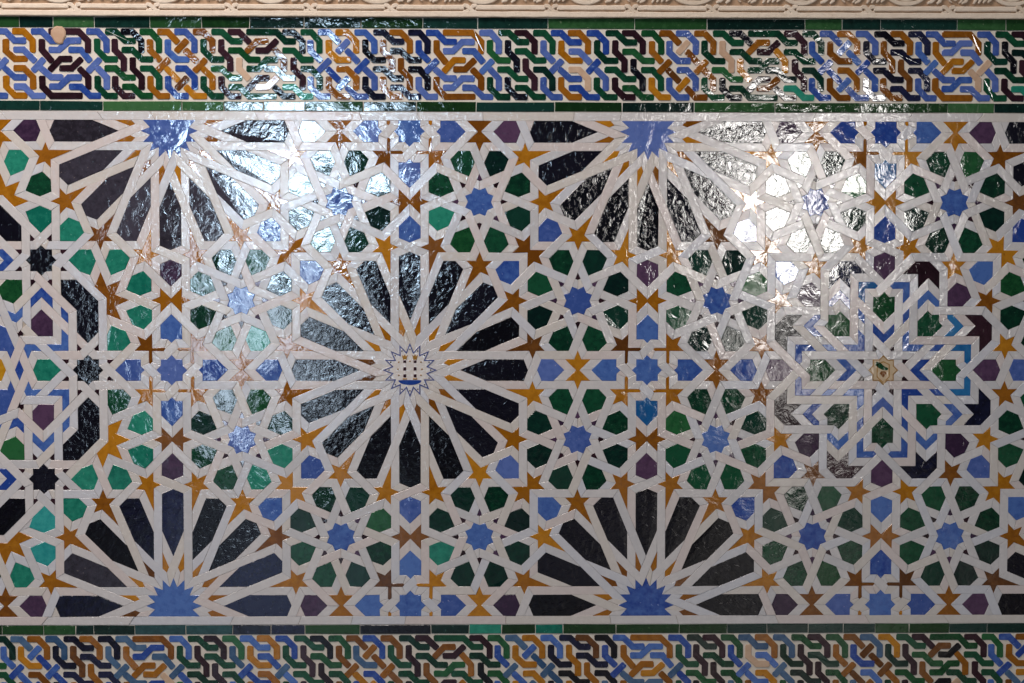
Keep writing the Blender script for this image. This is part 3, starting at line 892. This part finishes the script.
# ------------------------------------------------------------------ carved stucco above
def stucco():
    root = thing('carved_stucco_frieze', (100, 348), 'ivory stucco frieze carved with scrolls over a corded moulding along the top', 'stucco frieze')
    x0, x1 = -470, 676
    def quad(a, b, c, d): return [(a, b), (c, b), (c, d), (a, d)]
    bm = bmesh.new(); slab(bm, quad(x0, 347.4, x1, 470), 0, .004, 0); link('ground', bm, M['recess_shade'], root)
    kn = [-403.5, -326.9, -250.3, -173.9, -96.5, -17.9, 59.8, 139.5, 218.4, 298.1, 375.6, 451.9, 531.3, 604.9, 680]
    # moulding: two cords that cross at each knot
    bm = bmesh.new()
    r = random.Random(5)
    def wavy(xa, xb, ya, yb, n=8):
        lo = [(xa + (xb - xa) * k / n, ya + r.uniform(-.18, .18)) for k in range(n + 1)]
        hi = [(xa + (xb - xa) * k / n, yb + r.uniform(-.25, .25)) for k in range(n + 1)]
        return lo + list(reversed(hi))
    slab(bm, wavy(x0, x1, 347.5, 353.0, 120), .004, .011, .8)
    for a, b in zip([x0] + kn, kn + [x1]):
        if b - a < 12: continue
        slab(bm, wavy(a + 5.6, b - 5.6, 354.7, 359.4), .004, .010, .9)
    link('corded_moulding', bm, M['stucco'], root)
    for k in kn:
        bm = bmesh.new()
        slab(bm, stroke([(k - 7, 359), (k - 3, 358.4), (k + 3.4, 352.6), (k + 7, 352.4)], 1.9), .004, .0108, .6)
        slab(bm, stroke([(k - 7, 352.4), (k - 3.4, 352.6), (k - 1.3, 354.6)], 1.9), .004, .0104, .6)
        slab(bm, stroke([(k + 1.3, 356.4), (k + 3, 358.4), (k + 7, 359)], 1.9), .004, .0104, .6)
        link('cord_knot', bm, M['stucco'], root)
    # scrolls and leaves
    def blade(pts, w):
        n = len(pts); L_, R_ = [], []
        for k, p in enumerate(pts):
            a = pts[max(0, k - 1)]; b = pts[min(n - 1, k + 1)]
            l = math.dist(a, b); d = ((b[0] - a[0]) / l, (b[1] - a[1]) / l)
            t = k / (n - 1); ww = w * (.35 + .65 * math.sin(math.pi * min(1, max(0, t * .9 + .08))))
            L_.append((p[0] - d[1] * ww, p[1] + d[0] * ww)); R_.append((p[0] + d[1] * ww, p[1] - d[0] * ww))
        P = R_ + list(reversed(L_))
        return P if area(P) > 0 else list(reversed(P))
    def arc(cx, cy, rx, ry, a0, a1, n=12):
        return [(cx + rx * math.cos(math.radians(a0 + (a1 - a0) * k / n)), cy + ry * math.sin(math.radians(a0 + (a1 - a0) * k / n))) for k in range(n + 1)]
    x = x0 + 6; n = 0
    while x < x1 - 20:
        bm = bmesh.new()
        k = n % 4
        if k == 0:      # long bowl of a letter
            w = 19 + r.uniform(-2, 2)
            slab(bm, blade(arc(x + w, 372, w, 10.2, 185, 355, 16), 2.1), .004, .0105, .7)
            slab(bm, blade(arc(x + w, 374, w * .62, 7.5, 190, 350), 2.4), .004, .009, .7)
            x += 2 * w + 1.5
        elif k == 1:    # leaf pair
            slab(bm, blade([(x, 362.5), (x + 4, 364), (x + 8, 368), (x + 10, 374), (x + 11, 382)], 2.0), .004, .0105, .7)
            slab(bm, blade([(x + 9.5, 361.9), (x + 12.5, 364.5), (x + 14, 369), (x + 19, 375), (x + 23, 380)], 1.9), .004, .0098, .7)
            slab(bm, blade([(x + 1, 369), (x + 2.5, 374), (x + 4, 381)], 1.7), .004, .009, .6)
            x += 20
        elif k == 2:    # curled stem
            slab(bm, blade(arc(x + 8, 367.5, 6.6, 5.4, -60, 235, 16), 1.5), .004, .0105, .6)
            slab(bm, blade(arc(x + 8.3, 367.2, 2.2, 1.8, -40, 300, 12), 1.3), .004, .0095, .5)
            slab(bm, blade([(x + 14, 362.2), (x + 18, 364.5), (x + 21, 369), (x + 22, 376)], 1.7), .004, .010, .6)
            x += 24
        else:           # pleated palmette
            for q in range(4):
                slab(bm, blade([(x + 2 + q * 4.6, 362 + .4 * q), (x + 4 + q * 4.8, 366), (x + 7 + q * 5, 371), (x + 9 + q * 5.2, 379)], 1.55), .004, .0095 + .0003 * q, .6)
            x += 22
        link('scroll', bm, M['stucco'], root); n += 1
    y = 384
    bm = bmesh.new()
    slab(bm, quad(x0, 388, x1, 470), .004, .009, .8); link('plain_field', bm, M['stucco'], root)
stucco()

# ------------------------------------------------------------------ crumbled patch in the upper border
def patch():
    cx, cy = -343.5, 331.0
    r = random.Random(3)
    P = [(cx + (7.6 + r.uniform(-.9, .9)) * math.cos(t * math.pi / 9), cy + (7.2 + r.uniform(-.8, .8)) * math.sin(t * math.pi / 9) - (3.2 if 12 <= t <= 15 else 0)) for t in range(18)]
    bm = bmesh.new(); slab(bm, P, TH + .0007, TH + .002, 1.2, (.02, -.02))
    o = link('mortar_patch', bm, M['clay']); tag(o, 'crumbled beige mortar patch covering part of a ribbon in the upper interlace border', 'mortar patch')
patch()

# ------------------------------------------------------------------ the wall itself
def boxmesh(name, x0, x1, y0, y1, z0, z1, mat):
    bm = bmesh.new(); bmesh.ops.create_cube(bm, size=1)
    for v in bm.verts:
        v.co = Vector((x0 + (v.co.x + .5) * (x1 - x0), y0 + (v.co.y + .5) * (y1 - y0), z0 + (v.co.z + .5) * (z1 - z0)))
    o = link(name, bm, M[mat]); o['kind'] = 'structure'; return o
zz = lambda y: Z0 + y * U
boxmesh('wall_back', -3.2, 3.6, .006, .25, 0, 3.6, 'plaster')
boxmesh('trim_1', -478 * U, 684 * U, 0, .006, zz(-255.4), zz(255.4), 'grout')
boxmesh('trim_2', -478 * U, 684 * U, 0, .006, zz(255.4), zz(347.4), 'bed')
boxmesh('trim_3', -478 * U, 684 * U, 0, .006, zz(-345), zz(-255.4), 'bed')
boxmesh('trim_4', -478 * U, 684 * U, 0, .006, zz(347.4), zz(470), 'stucco')
boxmesh('floor', -3.2, 3.6, -9.0, .25, -.1, 0, 'floor')

# ------------------------------------------------------------------ camera
cx, cy, yaw, pit, rol, f = 79.64, 95.175, .01453414, -.04442057, -.00100743, 1510.16
def m3(rows): return Matrix(rows)
c_, s_ = math.cos(yaw), math.sin(yaw); Ry = m3(((c_, 0, -s_), (0, 1, 0), (s_, 0, c_)))
c_, s_ = math.cos(pit), math.sin(pit); Rx = m3(((1, 0, 0), (0, c_, -s_), (0, s_, c_)))
c_, s_ = math.cos(rol), math.sin(rol); Rz = m3(((c_, -s_, 0), (s_, c_, 0), (0, 0, 1)))
Rm = Rz @ Rx @ Ry
tow = lambda v: Vector((v[0], v[2], v[1]))          # pattern (x, up, into the wall) -> world
right, up, fwd = tow(Rm[0]), tow(Rm[1]), tow(Rm[2])
cam = bpy.data.cameras.new('camera'); co = bpy.data.objects.new('camera', cam); C.objects.link(co)
cam.sensor_width = 36; cam.lens = 36 * f / 1024
loc = Vector((cx * U, -1500 * U, Z0 + cy * U))
co.matrix_world = Matrix(((right.x, up.x, -fwd.x, loc.x), (right.y, up.y, -fwd.y, loc.y), (right.z, up.z, -fwd.z, loc.z), (0, 0, 0, 1)))
sc.camera = co

# ------------------------------------------------------------------ light: two tall openings across the room, an added overhead fill, and the dim room
def window_light(name, x, y, z, w, h, power, col):
    l = bpy.data.lights.new(name, 'AREA'); l.shape = 'RECTANGLE'; l.size = w; l.size_y = h; l.energy = power; l.color = col
    o = bpy.data.objects.new(name, l); C.objects.link(o); o.location = (x, y, z)
    o.rotation_euler = (math.radians(90), 0, 0)     # faces the tiled wall (+y)
    return o
window_light('window_daylight', -1.2, -8.0, 2.24, .95, .72, 82, (.60, .80, 1.0))
window_light('doorway_daylight', -1.55, -8.0, 1.05, .55, 1.3, 22, (.66, .82, 1.0))
window_light('tall_window_daylight', 2.36, -8.0, 1.98, .78, 1.05, 68, (1.0, .96, .92))
window_light('open_door_daylight', 2.36, -8.0, .70, .6, .95, 8, (1.0, .95, .90))
hl = bpy.data.lights.new('overhead_fill', 'AREA'); hl.shape = 'RECTANGLE'; hl.size = 3.4; hl.size_y = .8; hl.energy = 100; hl.color = (1.0, .90, .84)  # unseen fill, added above for diffuse light and a brighter top
ho = bpy.data.objects.new('overhead_fill', hl); C.objects.link(ho); ho.location = (-1.55, -1.6, 3.5)
ho.rotation_euler = (math.radians(42), 0, 0)
w = bpy.data.worlds.new('room'); sc.world = w; w.use_nodes = True
w.node_tree.nodes['Background'].inputs[0].default_value = (.9, .93, 1, 1)
w.node_tree.nodes['Background'].inputs[1].default_value = .02
sc.view_settings.view_transform = 'Standard'; sc.view_settings.look = 'None'
sc.view_settings.exposure = -.12; sc.view_settings.gamma = 1; sc.view_settings.use_curve_mapping = False
